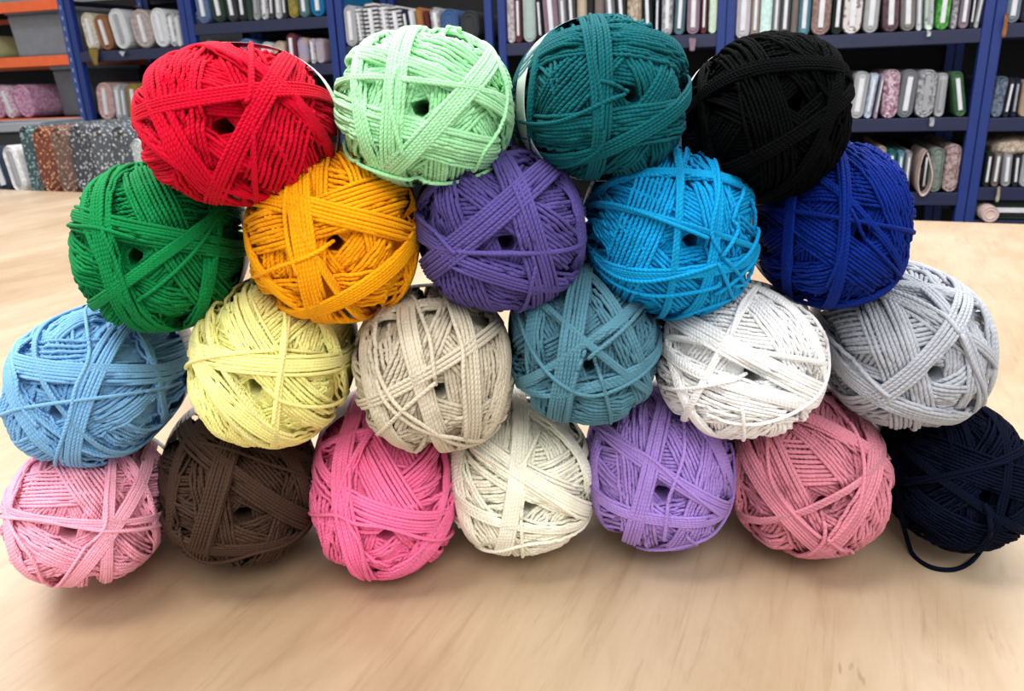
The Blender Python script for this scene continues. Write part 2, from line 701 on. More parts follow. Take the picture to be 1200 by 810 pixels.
YA, YB, YC = 0.470, 0.480, 0.478       # distance of the upper rows from the lens
BALLS = [
    # ---- top row
    Ball((156, 398, 51, 240), (256, 149), (210, 0, 42), 'bright red yarn ball with a pale paper band, leftmost of the top row', 0.46,
         [((248, 202), (313, 223), 5), ((330, 120), (372, 168), 6), ((293, 52), (293, 114), 3), ((208, 142), (248, 202), 6), ((165, 146), (293, 116), 4), ((297, 117), (247, 219), 4)],
         [[(293, 52), (294, 80), (292, 112), (288, 122)]], hr=1.5, band_z=(0.16, -0.16), seed=1),
    Ball((393, 601, 32, 218), (494, 126), (174, 240, 182), 'pale mint green yarn ball with a loose strand slung under it', YA,
         [((560, 60), (590, 120), 5), ((430, 105), (452, 190), 4), ((465, 81), (533, 107), 4), ((474, 104), (471, 169), 5), ((560, 72), (477, 168), 5), ((397, 104), (531, 102), 2)],
         [([(397, 160), (412, 174), (437, 187), (470, 199), (494, 205), (528, 205), (562, 193), (590, 176)], 0.035),
          [(566, 46), (576, 81), (586, 109), (579, 146), (560, 172), (549, 195)],
          [(469, 80), (461, 100), (460, 125), (468, 160), (475, 178)],
          ([(520, 36), (527, 29), (534, 32), (536, 42)], 0.03)], seed=2, sheen=0.35, rho=0.025),
    Ball((600, 808, 18, 210), (741, 109), (3, 90, 98), 'dark teal yarn ball with a paper band on the mint ball\'s side', YA,
         [((640, 60), (625, 150), 5), ((698, 53), (800, 87), 7), ((690, 30), (706, 163), 3), ((716, 92), (712, 163), 4), ((800, 101), (709, 165), 4)],
         [[(603, 128), (608, 138), (618, 143), (655, 141), (684, 131), (712, 118), (737, 109)],
          [(655, 191), (681, 183), (704, 168), (708, 150)],
          [(692, 22), (697, 50), (698, 75), (706, 120), (705, 150)], [(704, 96), (722, 100), (738, 107)]],
         hr=1.45, band_z=(0.16, -0.14), seed=3, rho=0.026),
    Ball((790, 999, 38, 238), (935, 121), (6, 7, 8), 'black yarn ball beside the dark teal one', YA,
         [((830, 80), (840, 180), 6), ((866, 184), (961, 132), 4), ((966, 50), (953, 162), 4), ((815, 128), (966, 85), 5)],
         [[(868, 100), (874, 140), (884, 180)]], seed=4, hr=1.45, sheen=0.0),
    # ---- second row
    Ball((81, 292, 191, 388), (152, 303), (6, 128, 66), 'emerald green yarn ball resting on the light blue one', YB,
         [((155, 354), (223, 381), 7), ((240, 300), (220, 372), 6), ((136, 196), (122, 270), 3), ((133, 279), (212, 294), 6), ((133, 279), (155, 350), 6), ((238, 258), (154, 320), 5)],
         [[(140, 193), (132, 215), (126, 245), (124, 270), (134, 300), (146, 330), (156, 352)], [(82, 265), (100, 267), (122, 269), (160, 280)],
          [(250, 256), (228, 290), (195, 325), (160, 351)]], seed=5),
    Ball((288, 491, 170, 377), (391, 287), (255, 168, 8), 'orange yellow yarn ball with its end pulled out of the hole', YB,
         [((330, 190), (345, 250), 4), ((480, 250), (455, 350), 6), ((342, 340), (440, 368), 4), ((355, 254), (429, 272), 5), ((366, 268), (382, 350), 6), ((482, 262), (386, 346), 5)],
         [[(292, 318), (300, 321), (327, 311), (364, 299), (392, 283)], [(345, 215), (339, 245), (340, 280), (352, 320)]], seed=6),
    Ball((487, 686, 172, 364), (594, 286), (86, 74, 142), 'muted violet yarn ball sitting above the beige one', YB,
         [((500, 240), (560, 200), 5), ((660, 230), (672, 300), 6), ((491, 248), (540, 297), 3), ((560, 299), (622, 318), 6), ((604, 262), (613, 292), 6), ((620, 236), (536, 306), 6), ((612, 297), (680, 281), 2)],
         [[(600, 222), (611, 246), (618, 265), (625, 282)], [(626, 310), (618, 335), (602, 360)], [(492, 250), (515, 270), (538, 296)]], seed=7, rho=0.026),
    Ball((683, 888, 172, 372), (813, 282), (4, 148, 206), 'turquoise blue yarn ball with messy loose strands', YB,
         [((700, 230), (780, 210), 5), ((796, 190), (799, 245), 4), ((708, 302), (830, 311), 4), ((833, 215), (832, 300), 3), ((688, 242), (826, 272), 4)],
         [[(828, 188), (837, 222), (833, 270), (842, 296)], [(862, 225), (856, 254), (859, 271), (842, 302)], [(885, 285), (864, 313), (832, 340)],
          [(708, 313), (735, 330), (759, 338), (800, 339), (835, 331), (839, 328)], [(776, 374), (800, 362), (830, 350), (880, 333)],
          [(700, 300), (740, 322), (790, 322), (838, 308)], [(870, 236), (880, 265), (872, 290), (850, 312)], [(845, 300), (862, 330), (876, 338)],
          [(838, 306), (848, 335), (856, 348)], [(690, 241), (735, 245), (780, 260), (832, 280)], [(884, 300), (876, 318), (850, 330)]], seed=8),
    Ball((874, 1072, 165, 361), (1012, 276), (0, 34, 122), 'royal blue yarn ball below the black one', YB,
         [((900, 322), (1040, 325), 5), ((897, 245), (987, 257), 3), ((940, 200), (930, 300), 5), ((1000, 245), (1052, 328), 3), ((987, 182), (992, 300), 4)],
         [[(982, 182), (986, 215), (988, 255), (984, 295), (968, 330)], [(995, 244), (1020, 285), (1056, 328)]], seed=9, sheen=0.08),
    # ---- third row
    Ball((0, 227, 352, 546), (61, 486), (122, 176, 220), 'light sky blue yarn ball resting on the pale pink one', YC,
         [((150, 380), (190, 500), 7), ((27, 398), (30, 470), 4), ((100, 510), (170, 525), 6), ((27, 441), (114, 450), 6), ((36, 484), (72, 522), 5), ((87, 468), (74, 520), 5)],
         [[(1, 487), (27, 478), (81, 470), (136, 462), (180, 456), (222, 450)], [(100, 362), (104, 400), (104, 425), (90, 455), (80, 495), (70, 538)],
          [(34, 400), (27, 440), (28, 472), (46, 500)]], hr=1.45, seed=10, rho=0.026, band_z=(-0.3, -0.7)),
    Ball((220, 418, 320, 525), (295, 456), (255, 246, 158), 'pale lemon yellow yarn ball below the green and orange ones', YC,
         [((250, 350), (240, 420), 5), ((319, 499), (368, 515), 6), ((380, 400), (400, 460), 7), ((335, 362), (326, 440), 3), ((260, 432), (319, 438), 5), ((250, 430), (312, 494), 5)],
         [[(315, 456), (325, 466), (345, 471), (376, 471), (415, 460)], [(331, 350), (333, 400), (327, 445), (320, 495)], [(222, 432), (240, 422), (270, 416), (325, 411)]], seed=11, sheen=0.35),
    Ball((415, 602, 334, 529), (512, 459), (202, 192, 170), 'beige yarn ball with strands hooked across its face', YC,
         [((440, 400), (450, 470), 6), ((470, 370), (540, 360), 6), ((580, 400), (570, 480), 6), ((506, 458), (519, 496), 5), ((541, 425), (541, 507), 4), ((462, 464), (552, 411), 3)],
         [[(472, 350), (452, 372), (441, 400), (446, 440), (458, 470), (481, 492), (510, 504), (540, 507), (575, 503), (597, 488)],
          [(470, 347), (485, 352), (494, 372), (504, 400), (508, 430), (511, 454)], [(449, 501), (475, 478), (511, 448)],
          [(521, 352), (529, 380), (539, 410), (542, 450), (541, 508)], [(476, 527), (490, 522), (500, 510)], [(460, 350), (448, 385), (447, 425), (466, 470), (500, 497), (545, 512), (590, 500)]], seed=12, rho=0.028),
    Ball((597, 773, 300, 497), (691, 433), (80, 128, 146), 'steel blue yarn ball wedged between the beige and white ones', YC,
         [((640, 370), (636, 440), 6), ((720, 400), (740, 450), 6), ((686, 450), (760, 412), 5), ((748, 356), (690, 408), 5), ((640, 362), (694, 410), 3), ((681, 401), (668, 480), 6)],
         [[(750, 354), (728, 385), (694, 416), (690, 424)], [(696, 418), (706, 450), (714, 494)], [(686, 410), (674, 445), (665, 486)], [(612, 330), (618, 380), (650, 440), (690, 462), (730, 448), (768, 402)]], seed=13, rho=0.027, hr=1.42),
    Ball((766, 969, 328, 514), (884, 443), (250, 250, 250), 'pure white yarn ball beside the light grey one', YC,
         [((790, 380), (800, 440), 5), ((930, 380), (900, 350), 5), ((874, 449), (940, 462), 6), ((887, 340), (856, 395), 3), ((780, 396), (862, 410), 3), ((857, 420), (916, 451), 5)],
         [[(775, 449), (810, 452), (850, 447), (878, 441)], [(916, 353), (950, 385), (964, 410), (958, 445), (930, 474), (880, 492), (830, 480)], [(887, 338), (868, 362), (857, 395)],
          [(869, 475), (871, 490), (870, 512)]], seed=14, sheen=0.35),
    Ball((950, 1168, 305, 503), (1096, 438), (168, 172, 181), 'light grey yarn ball lying on the navy one', YC,
         [((1010, 340), (1100, 350), 7), ((970, 390), (1046, 463), 3), ((1150, 380), (1155, 440), 6), ((1056, 466), (1136, 474), 5), ((1035, 352), (1119, 392), 3), ((1124, 398), (1139, 466), 3), ((1118, 396), (1050, 462), 4)],
         [[(966, 385), (1000, 418), (1046, 462)], [(1010, 340), (1060, 352), (1100, 372), (1119, 392)], [(1120, 392), (1138, 430), (1141, 468)]], seed=15, rho=0.029, hr=1.45, band_z=(-0.35, -0.7)),
    # ---- bottom row, on the table
    Ball((0, 208, 504, 687), (77, 625), (255, 172, 196), 'baby pink yarn ball on the table under the light blue one', None,
         [((150, 560), (180, 650), 6), ((121, 621), (190, 612), 4), ((20, 612), (67, 680), 5), ((30, 607), (121, 616), 3), ((124, 545), (121, 616), 4), ((121, 624), (68, 680), 5)],
         [[(2, 602), (40, 608), (85, 617), (121, 621), (170, 617), (204, 608)], [(127, 540), (124, 580), (121, 618), (95, 648), (66, 684)], [(22, 552), (16, 580), (20, 612), (45, 655), (66, 682)]], seed=16, sheen=0.35, hr=1.45, rho=0.023, band_z=(-0.3, -0.7)),
    Ball((186, 374, 464, 664), (286, 606), (64, 46, 36), 'dark brown yarn ball on the table', None,
         [((220, 540), (210, 610), 5), ((270, 520), (350, 545), 5), ((340, 560), (355, 610), 5), ((359, 606), (278, 638), 5), ((281, 578), (341, 613), 6), ((276, 545), (248, 640), 6)],
         [[(237, 523), (276, 532), (320, 548), (366, 568)], [(216, 615), (228, 638), (247, 649), (297, 643), (335, 628), (358, 605)], [(277, 535), (265, 575), (246, 645)]], seed=17, sheen=0.06),
    Ball((364, 536, 452, 678), (452, 629), (246, 116, 164), 'hot pink yarn ball on the table beside the brown one', None,
         [((400, 520), (480, 500), 7), ((439, 505), (400, 590), 3), ((516, 536), (500, 620), 4), ((405, 597), (501, 621), 6), ((500, 630), (445, 668), 6), ((414, 580), (437, 668), 6)],
         [[(366, 598), (395, 600), (420, 612), (460, 620), (530, 620)], [(440, 502), (415, 545), (400, 592), (404, 630), (430, 672)], [(414, 575), (410, 605), (424, 640), (436, 672)]], seed=18, rho=0.026, hr=1.42),
    Ball((519, 695, 452, 651), (621, 596), (250, 246, 226), 'ivory cream yarn ball on the table below beige and steel blue', None,
         [((545, 540), (560, 620), 6), ((640, 500), (680, 560), 6), ((618, 614), (677, 603), 4), ((684, 520), (688, 600), 3), ((562, 530), (668, 600), 5), ((611, 578), (598, 640), 5)],
         [[(634, 500), (615, 540), (606, 548)], [(614, 575), (611, 610), (612, 648)], [(560, 528), (600, 555), (640, 582), (672, 603)], [(686, 512), (690, 560), (688, 600), (660, 622), (610, 634), (560, 630)]], seed=19, sheen=0.35, rho=0.025, hr=1.42),
    Ball((687, 859, 446, 643), (777, 581), (164, 132, 208), 'lilac purple yarn ball on the table under the white one', None,
         [((705, 540), (715, 610), 5), ((810, 500), (845, 560), 6), ((767, 603), (840, 594), 4), ((704, 504), (832, 594), 4), ((769, 557), (752, 622), 5)],
         [[(797, 480), (799, 510), (798, 537), (784, 586), (777, 628)], [(781, 638), (793, 643), (808, 640), (812, 628), (802, 622)], [(700, 500), (735, 522), (764, 538), (800, 570), (836, 598)],
          [(850, 520), (855, 560), (840, 605), (800, 630), (745, 636)]], seed=20, hr=1.42),
    Ball((842, 1045, 440, 653), (970, 597), (208, 130, 148), 'dusty rose yarn ball on the table beside the navy one', None,
         [((880, 500), (870, 560), 6), ((950, 500), (1000, 530), 6), ((860, 592), (1005, 568), 5), ((907, 565), (962, 630), 5), ((1006, 568), (966, 632), 5)],
         [[(956, 464), (980, 485), (997, 515), (1006, 570), (1000, 600), (966, 634)], [(905, 508), (908, 560), (930, 598), (962, 628)], [(963, 600), (967, 618), (962, 632), (945, 641)], [(968, 628), (985, 638), (999, 646)]], seed=21, rho=0.026),
    Ball((1012, 1214, 456, 647), (1158, 585), (10, 15, 32), 'navy blue yarn ball on the table with a loop trailing in front', None,
         [((1050, 520), (1060, 600), 6), ((1104, 557), (1150, 590), 4), ((1175, 545), (1164, 612), 3), ((1062, 566), (1174, 543), 3)],
         [[(1060, 568), (1110, 556), (1178, 542)]], seed=22, sheen=0.0),
]
for b in BALLS:
    b.build()
# the navy ball's loop of yarn, lying on the table in front of it
nv = BALLS[-1]
loop_px = [(1056, 606, 0.030), (1062, 628, 0.010), (1070, 650, 0), (1089, 664, 0), (1113, 668, 0), (1133, 662, 0), (1149, 646, 0.006)]
rad = nv.rho * float(np.mean(nv.r[:2])) * 1.4
pts = [at_z(x, y, max(z, rad * 0.98)) for x, y, z in loop_px]
tail = [nv.C + nv.R3 @ (nv.surf(nv.dir_of(x, y)[None])[0] * nv.r * 1.03) for x, y in ((1156, 620), (1157, 602), (1152, 588))]
W = catmull(np.array(pts + tail), 12)
Wl = (W - nv.C) @ nv.R3
V, Q, uv = tube(Wl, rad, 8, False, True)
np_mesh('loose_strand', V, Q, nv.mat, nv.root, True, uv)

# ------------------------------------------------------------------ table
wood = plywood_mat()
pl, pr = at_z(0, 222, 0), at_z(1200, 262.5, 0)
ed = (pr - pl) / (pr[0] - pl[0])


def edge_y(x):
    return pl[1] + ed[1] * (x - pl[0])


TX0, TX1, TY0 = -1.75, 1.6, 0.12
tbl = empty('cutting_table', (0, 0, -0.9))
tag(tbl, 'big birch plywood table with the pile of yarn balls on it', 'table')
t = MB()
poly = [(TX0, TY0), (TX1, TY0), (TX1, edge_y(TX1)), (TX0, edge_y(TX0))]
vs = [(x, y, 0.9 + z) for z in (-0.03, 0) for x, y in poly]
t.add(vs, [(3, 2, 1, 0), (4, 5, 6, 7), (0, 1, 5, 4), (1, 2, 6, 5), (2, 3, 7, 6), (3, 0, 4, 7)])
t.build('table_top', wood, tbl, bevel=0.003)
legw = plain('table_leg_wood', (150, 120, 90), 0.6)
for x, y in ((TX0 + 0.1, TY0 + 0.08), (TX1 - 0.1, TY0 + 0.08), (TX1 - 0.1, edge_y(TX1) - 0.1), (TX0 + 0.1, edge_y(TX0) - 0.1)):
    l = MB()
    l.box(x - 0.035, x + 0.035, y - 0.035, y + 0.035, 0, 0.87)
    l.build('table_leg', legw, tbl, bevel=0.004)

# ------------------------------------------------------------------ racking at the back
PSI = math.radians(17)
SD = np.array([math.cos(PSI), -math.sin(PSI), 0])       # along the racking, to the right
ND = np.array([math.sin(PSI), math.cos(PSI), 0])        # into the racking
O = at_y(1145, 143, 3.15)
ROTZ = -PSI


def sh(px, py):
    d = ray(px, py)
    t = ((O - CAM) @ ND) / (d @ ND)
    P = CAM + d * t
    return (P - O) @ SD, P[2]


def world(s, n, z):
    P = O + SD * s + ND * n
    return (P[0], P[1], z)


FLOOR = -0.9
TOPZ = 0.80
DEPTH = 0.62
blue = plain('racking_blue_paint', (2, 38, 108), 0.6, 0.0)
bblue = plain('racking_beam_paint', (10, 20, 58), 0.5)
shaded_blue = plain('racking_shaded_blue', (5, 12, 36), 0.6, 0.0)  # deck blue darkened, carrying the shade inside the shelves in its colour
orange = plain('racking_orange_paint', (226, 92, 28), 0.45)
dark = plain('shelf_shade_black', (8, 8, 11), 0.8)  # near-black colour stands in for the shade deep in the shelves


def slotted_mat():
    m, nt, b = new_mat('slotted_blue_paint')
    tc = nt.nodes.new('ShaderNodeTexCoord')
    g = nt.nodes.new('ShaderNodeSeparateXYZ')
    nt.links.new(tc.outputs['Generated'], g.inputs[0])
    o = nt.nodes.new('ShaderNodeSeparateXYZ')
    nt.links.new(tc.outputs['Object'], o.inputs[0])
    inx = math_node(nt, 'LESS_THAN', math_node(nt, 'ABSOLUTE', math_node(nt, 'SUBTRACT', g.outputs[0], 0.5)), 0.11)
    inz = math_node(nt, 'LESS_THAN', math_node(nt, 'FRACT', math_node(nt, 'MULTIPLY', o.outputs[2], 20.0)), 0.38)
    nt.links.new(ramp(nt, math_node(nt, 'MULTIPLY', inx, inz), [(0.0, lin((24, 60, 130))), (1.0, lin((150, 150, 160)))]), b.inputs['Base Color'])
    b.inputs['Roughness'].default_value = 0.45
    return m


slotted = slotted_mat()


def bay(xl, xr, shelves, label, beam_mat, lower=(), back=True, upright_mat=None):
    s0, s1 = sh(xl, 20)[0], sh(xr, 20)[0]
    um = upright_mat or blue
    root = empty('shelving_unit', world(0, 0, 0), (0, 0, ROTZ))
    root.location = world((s0 + s1) / 2, 0, FLOOR)
    tag(root, label, 'shelving unit', 'metal racking bays along the back wall')
    w = (s1 - s0) / 2
    uw = 0.034
    for sx in (-1, 1):
        for y0 in (0.0, DEPTH - 0.04):
            m = MB()
            xa, xb = (-w, -w + uw) if sx < 0 else (w - uw, w)
            m.box(xa, xb, y0, y0 + 0.035, 0, TOPZ - FLOOR)
            m.build('upright', um, root, bevel=0.003)
    zs = []
    for (px, py) in shelves:
        zs.append(sh(px, py)[1])
    allz = zs + list(lower)
    for z in allz:
        for ya, yb in ((0.002, 0.03), (DEPTH - 0.03, DEPTH - 0.002)):
            m = MB()
            m.box(-w + uw, w - uw, ya, yb, z - FLOOR - 0.05, z - FLOOR)
            m.build('shelf_beam', beam_mat, root, bevel=0.002)
        d = MB()
        d.box(-w + uw + 0.002, w - uw - 0.002, 0.03, DEPTH - 0.03, z - FLOOR - 0.022, z - FLOOR - 0.004)
        d.build('shelf_deck', shaded_blue, root)
    if back:  # added sheet behind open-backed shelves, painted as their dark interior
        m = MB()
        m.box(-w + 0.005, w - 0.005, DEPTH + 0.002, DEPTH + 0.012, 0.05, TOPZ - FLOOR)
        m.build('shade_backing', dark, root)
    return dict(root=root, s=(s0, s1), z=zs)


bayA = bay(-250, 76, [(30, 1), (40, 66), (60, 138)], 'blue racking bay with orange shelf beams at far left', orange, (-0.55,), upright_mat=slotted)
bayB = bay(78, 217, [(150, -22), (150, 58), (150, 141)], 'blue racking bay of white and brown bolts beside the orange beams', bblue, (-0.5,))
bayC = bay(218, 391, [(300, 24), (300, 78)], 'blue racking bay behind the red yarn ball', bblue, (-0.3,))
bayD = bay(393, 576, [(480, 51), (480, 140)], 'blue racking bay of striped bolts behind the mint yarn ball', bblue, (-0.5,))
bayE = bay(583, 851, [(700, 46), (700, 140)], 'blue racking bay behind the dark teal yarn ball', bblue, (-0.5,))
bayF = bay(851.5, 1165, [(1000, 40), (1050, 139), (1080, 226)], 'wide blue racking bay of three bolt rows right of black yarn ball', bblue, (-0.62,))
bayG = bay(1166, 1440, [(1190, 27), (1190, 138), (1190, 220)], 'blue racking bay cut off by the right picture edge', bblue, (sh(1165, 258.5)[1],))

# ------------------------------------------------------------------ fabric bolts
board_white = plain('bolt_board_white', (204, 204, 208), 0.7)
board_grey = plain('bolt_board_grey', (146, 146, 150), 0.7)
board_tan = plain('bolt_board_tan', (170, 130, 80), 0.8)
BOLT_LEN = 0.52


def stadium(w, h, inset=0.0, k=9, wob=0.0, rnd=None):
    """closed outline in x,z, centred on x, standing on z = 0"""
    r = w / 2
    hh = max(h / 2 - r, 0.0)
    pts = []
    for i in range(k):
        a = PI * i / (k - 1)
        pts.append((math.cos(a) * (r - inset), h / 2 + hh + math.sin(a) * (r - inset)))
    for i in range(k):
        a = PI + PI * i / (k - 1)
        pts.append((math.cos(a) * (r - inset), h / 2 - hh + math.sin(a) * (r - inset)))
    return pts


def make_bolt(loc, rotz, w, h, tilt, mat, board, rnd, length=BOLT_LEN):
    """fabric wound on a flat board, standing end-on; origin under its middle at the front end"""
    root = empty('fabric_bolt')
    root.location = loc
    root.rotation_euler = (0, tilt, rotz)
    m = MB()
    # the wound cloth: stepped end face, with spiral folds set in and out
    rings = max(2, min(4, int(w / 0.014)))
    outer = stadium(w, h)
    n = len(outer)
    loops = [[(x, length, z) for x, z in outer], [(x, 0.006, z) for x, z in outer]]
    bw = min(0.018, w * 0.34)
    for q in range(rings):
        f = (q + 0.55) / (rings + 0.3) * (w / 2 - bw / 2)
        o = stadium(w, h, f)
        yy = (0.0, 0.005)[q % 2] + rnd.uniform(-0.001, 0.001)
        loops.append([(x, yy, z) for x, z in o])
    vs = [p for l in loops for p in l]
    fs = [tuple(range(n))[::1]]
    for a in range(len(loops) - 1):
        for i in range(n):
            fs.append((a * n + i, (a + 1) * n + i, (a + 1) * n + (i + 1) % n, a * n + (i + 1) % n))
    last = (len(loops) - 1) * n
    fs.append(tuple(last + i for i in range(n - 1, -1, -1)))
    m.add(vs, fs)
    m.build('wound_cloth', mat, root, smooth=False)
    if board:
        bd = MB()
        bh = h * 0.70
        bd.prism([(-bw / 2, h * 0.15), (bw / 2, h * 0.15), (bw / 2, h * 0.15 + bh), (-bw / 2, h * 0.15 + bh)], -0.004, length - 0.01)
        bd.build('bolt_board', {'w': board_white, 'g': board_grey, 't': board_tan}[board], root)
    return root


# colour words -> cloth
P_ = dict(
    lilacgrey=((186, 180, 186), None, 'plain'), taupe=((150, 138, 128), None, 'plain'), palemint=((198, 222, 214), (178, 205, 200), 'marble'),
    grey=((140, 140, 144), None, 'plain'), darkgrey=((84, 84, 88), None, 'plain'), greybrown=((116, 106, 100), None, 'plain'),
    tealblue=((92, 136, 152), None, 'plain'), dustybrown=((148, 124, 118), (120, 98, 94), 'marble'), blackgreen=((36, 44, 40), None, 'plain'),
    whitefloral=((208, 202, 200), (120, 112, 112), 'floral'), lightgrey=((168, 168, 170), None, 'plain'), plum=((78, 66, 74), (110, 84, 92), 'marble'),
    greytaupe=((130, 126, 124), None, 'plain'), white=((196, 198, 200), None, 'plain'), mintfloral=((204, 216, 208), (110, 150, 120), 'floral'),
    brightgreen=((44, 128, 48), (110, 170, 90), 'marble'), greyswirl=((170, 166, 172), (96, 92, 98), 'marble'), mauvegrey=((128, 116, 128), None, 'plain'),
    dark=((46, 44, 50), None, 'plain'), bluewhite=((150, 166, 190), (196, 204, 214), 'marble'), lilac=((160, 144, 164), None, 'plain'),
    roseswirl=((128, 84, 104), (206, 186, 194), 'marble'), midgrey=((118, 120, 124), None, 'plain'), silver=((180, 180, 182), (112, 112, 116), 'marble'),
    green=((54, 84, 58), (70, 104, 74), 'marble'), paleblue=((168, 184, 196), None, 'plain'), blue=((70, 110, 150), None, 'plain'), tan=((160, 138, 118), None, 'plain'),
    teal=((40, 92, 92), None, 'plain'), palepink=((206, 182, 174), None, 'plain'), greengrey=((122, 132, 124), (96, 106, 98), 'marble'),
    rosefloral=((178, 158, 154), (112, 86, 86), 'marble'), bluegrey=((118, 130, 142), None, 'plain'), blueprint=((110, 120, 132), (60, 70, 90), 'marble'),
    maroon=((96, 52, 62), None, 'plain'), palegreen=((190, 212, 186), (210, 224, 206), 'marble'), mauve=((142, 120, 134), None, 'plain'),
    beige=((180, 164, 146), None, 'plain'), beigeprint=((190, 176, 158), (140, 124, 108), 'marble'), greyprint=((190, 184, 186), (140, 128, 130), 'marble'),
    palesage=((160, 176, 172), None, 'plain'), bwstripe=((40, 40, 42), (200, 200, 200), 'stripe'), greystripe=((120, 120, 124), (206, 206, 208), 'stripe'),
    navy=((30, 38, 66), None, 'plain'), orangebrown=((156, 104, 60), None, 'plain'), burgundy=((84, 40, 44), None, 'plain'), denim=((62, 88, 130), None, 'plain'),
    darkgreen=((44, 60, 50), None, 'plain'), charcoal=((56, 58, 60), None, 'plain'), olive=((140, 128, 60), (100, 92, 50), 'marble'), tealgrey=((84, 112, 120), None, 'plain'),
    bluebright=((24, 104, 150), None, 'plain'), cream=((204, 196, 178), (170, 160, 140), 'marble'), brown=((136, 92, 62), None, 'plain'), taupesheer=((168, 156, 152), (146, 134, 130), 'marble'),
    dustypink=((186, 156, 152), (160, 128, 126), 'marble'), mustard=((138, 116, 58), None, 'plain'), rose=((156, 104, 132), (190, 150, 172), 'marble'),
    pinkwhite=((206, 190, 198), (170, 120, 140), 'marble'), paleyellow=((216, 206, 150), None, 'plain'), multi=((150, 140, 160), (190, 150, 70), 'floral'), slateblue=((84, 104, 138), None, 'plain'),
)
SCALE = {'floral': 55.0, 'marble': 40.0, 'stripe': 55.0, 'plain': 30.0}


def cloth(k):
    a, b, kd = P_[k]
    return fabric_mat(a, b, kd, SCALE[kd])


RND = random.Random(5)


def shelf_row(b, zi, items, where, group, over=0.0):
    """items: (x0, x1, ytop, material, look, board, tilt)"""
    z = b['z'][zi]
    n = len(items)
    lo, hi = b['s'][0] + 0.037, b['s'][1] - 0.037           # keep clear of the bay's posts
    rows = []
    for i, it in enumerate(items):
        x0, x1, yt, mk, look, board, tilt = it
        sL, sR = sh(x0, yt + 25)[0], sh(x1, yt + 25)[0]
        h = max(sh((x0 + x1) / 2, yt)[1] - z, 0.08)
        nb = [items[q][6] for q in (i - 1, i + 1) if 0 <= q < n]
        W = sR - sL
        if any(abs(q - tilt) > math.radians(4.5) for q in nb):
            W = max(W - 0.8 * h * abs(math.sin(tilt)), 0.6 * W)
        rows.append([(sL + sR) / 2, max(W - 0.003, 0.012), h, tilt])
    left = min(r[0] - r[1] / 2 - r[2] / 2 * abs(math.sin(r[3])) for r in rows)
    right = max(r[0] + r[1] / 2 + r[2] / 2 * abs(math.sin(r[3])) for r in rows)
    l2, r2 = max(left, lo), min(right, hi)
    k = (r2 - l2) / (right - left)
    for r in rows:
        r[0] = l2 + (r[0] - left) * k
        r[1] *= k
    for i, it in enumerate(items):
        x0, x1, yt, mk, look, board, tilt = it
        s, w, h, _ = rows[i]
        # a leaning bolt turns about its foot, which stays on the shelf
        lift = w / 2 * abs(math.sin(tilt)) * 0.25
        sf = s - math.sin(tilt) * h / 2
        o = make_bolt(world(sf, 0.012 + RND.uniform(-0.008, 0.012) - over, z + 0.001 + lift), ROTZ, w, h * (1 if not tilt else math.cos(tilt)), tilt, cloth(mk), board, RND)
        lf, rt = items[i - 1][4] if i else None, items[i + 1][4] if i < n - 1 else None
        if n == 1:
            lab = f'{look} bolt standing alone beside the grey tub, {where}'
        elif lf and rt:
            lab = f'{look} bolt between {lf} and {rt} bolts, {where}'
        elif rt:
            lab = f'{look} bolt at left end beside {rt} bolt, {where}'
        else:
            lab = f'{look} bolt at right end beside {lf} bolt, {where}'
        tag(o, lab, 'fabric bolt', group)


D = math.radians
shelf_row(bayF, 0, [
    (860, 878, -22, 'lilacgrey', 'pale lilac grey', 'w', 0), (878, 889, -20, 'taupe', 'taupe', 'w', 0), (889, 904, -21, 'palemint', 'pale mint', None, 0),
    (904, 913, -20, 'grey', 'grey', 'w', 0), (913, 926, -20, 'darkgrey', 'dark grey', 'w', 0), (926, 935, -18, 'greybrown', 'grey brown', None, 0),
    (935, 950, -20, 'tealblue', 'dull teal', 'w', 0), (951, 975, -22, 'dustybrown', 'dusty brown', 'w', 0), (976, 989, -20, 'blackgreen', 'near-black', 'w', 0),
    (989, 1012, -22, 'whitefloral', 'white floral', 'w', 0), (1014, 1033, -20, 'lightgrey', 'light grey', 'w', 0), (1036, 1056, -20, 'plum', 'plum', 'w', D(-4)),
    (1057, 1075, -20, 'greytaupe', 'grey taupe', 'w', D(-5)), (1076, 1084, -20, 'white', 'thin white', 'w', D(-5)), (1085, 1100, -20, 'mintfloral', 'green floral', 'g', D(-5)),
    (1101, 1118, -20, 'brightgreen', 'bright green', 'w', 0), (1119, 1127, -20, 'greyswirl', 'grey swirl', None, 0), (1128, 1141, -20, 'mauvegrey', 'mauve grey', 'w', 0),
    (1142, 1148, -18, 'dark', 'thin black', 'w', 0), (1149, 1155, -18, 'lightgrey', 'thin pale', 'w', D(4)),
], 'top shelf right', 'fabric bolts on the top shelf right of the black yarn ball')
shelf_row(bayF, 1, [
    (980, 998, 85, 'grey', 'hidden grey', 'w', 0), (999, 1017, 84, 'lightgrey', 'pale grey', 'w', D(4)), (1017, 1027, 86, 'bluewhite', 'blue white', 'w', D(5)), (1028, 1034, 87, 'lilac', 'thin lilac', 'w', D(5)),
    (1035, 1055, 82, 'roseswirl', 'rose swirl', None, 0), (1055, 1075, 82, 'midgrey', 'mid grey', 'w', D(3)), (1075, 1098, 82, 'silver', 'silver marbled', 'g', 0),
    (1098, 1111, 86, 'lightgrey', 'narrow pale grey', 'g', 0), (1113, 1137, 82, 'green', 'dark green', 'w', D(-12)),
], 'middle shelf right', 'fabric bolts on the middle shelf right of the black yarn ball')
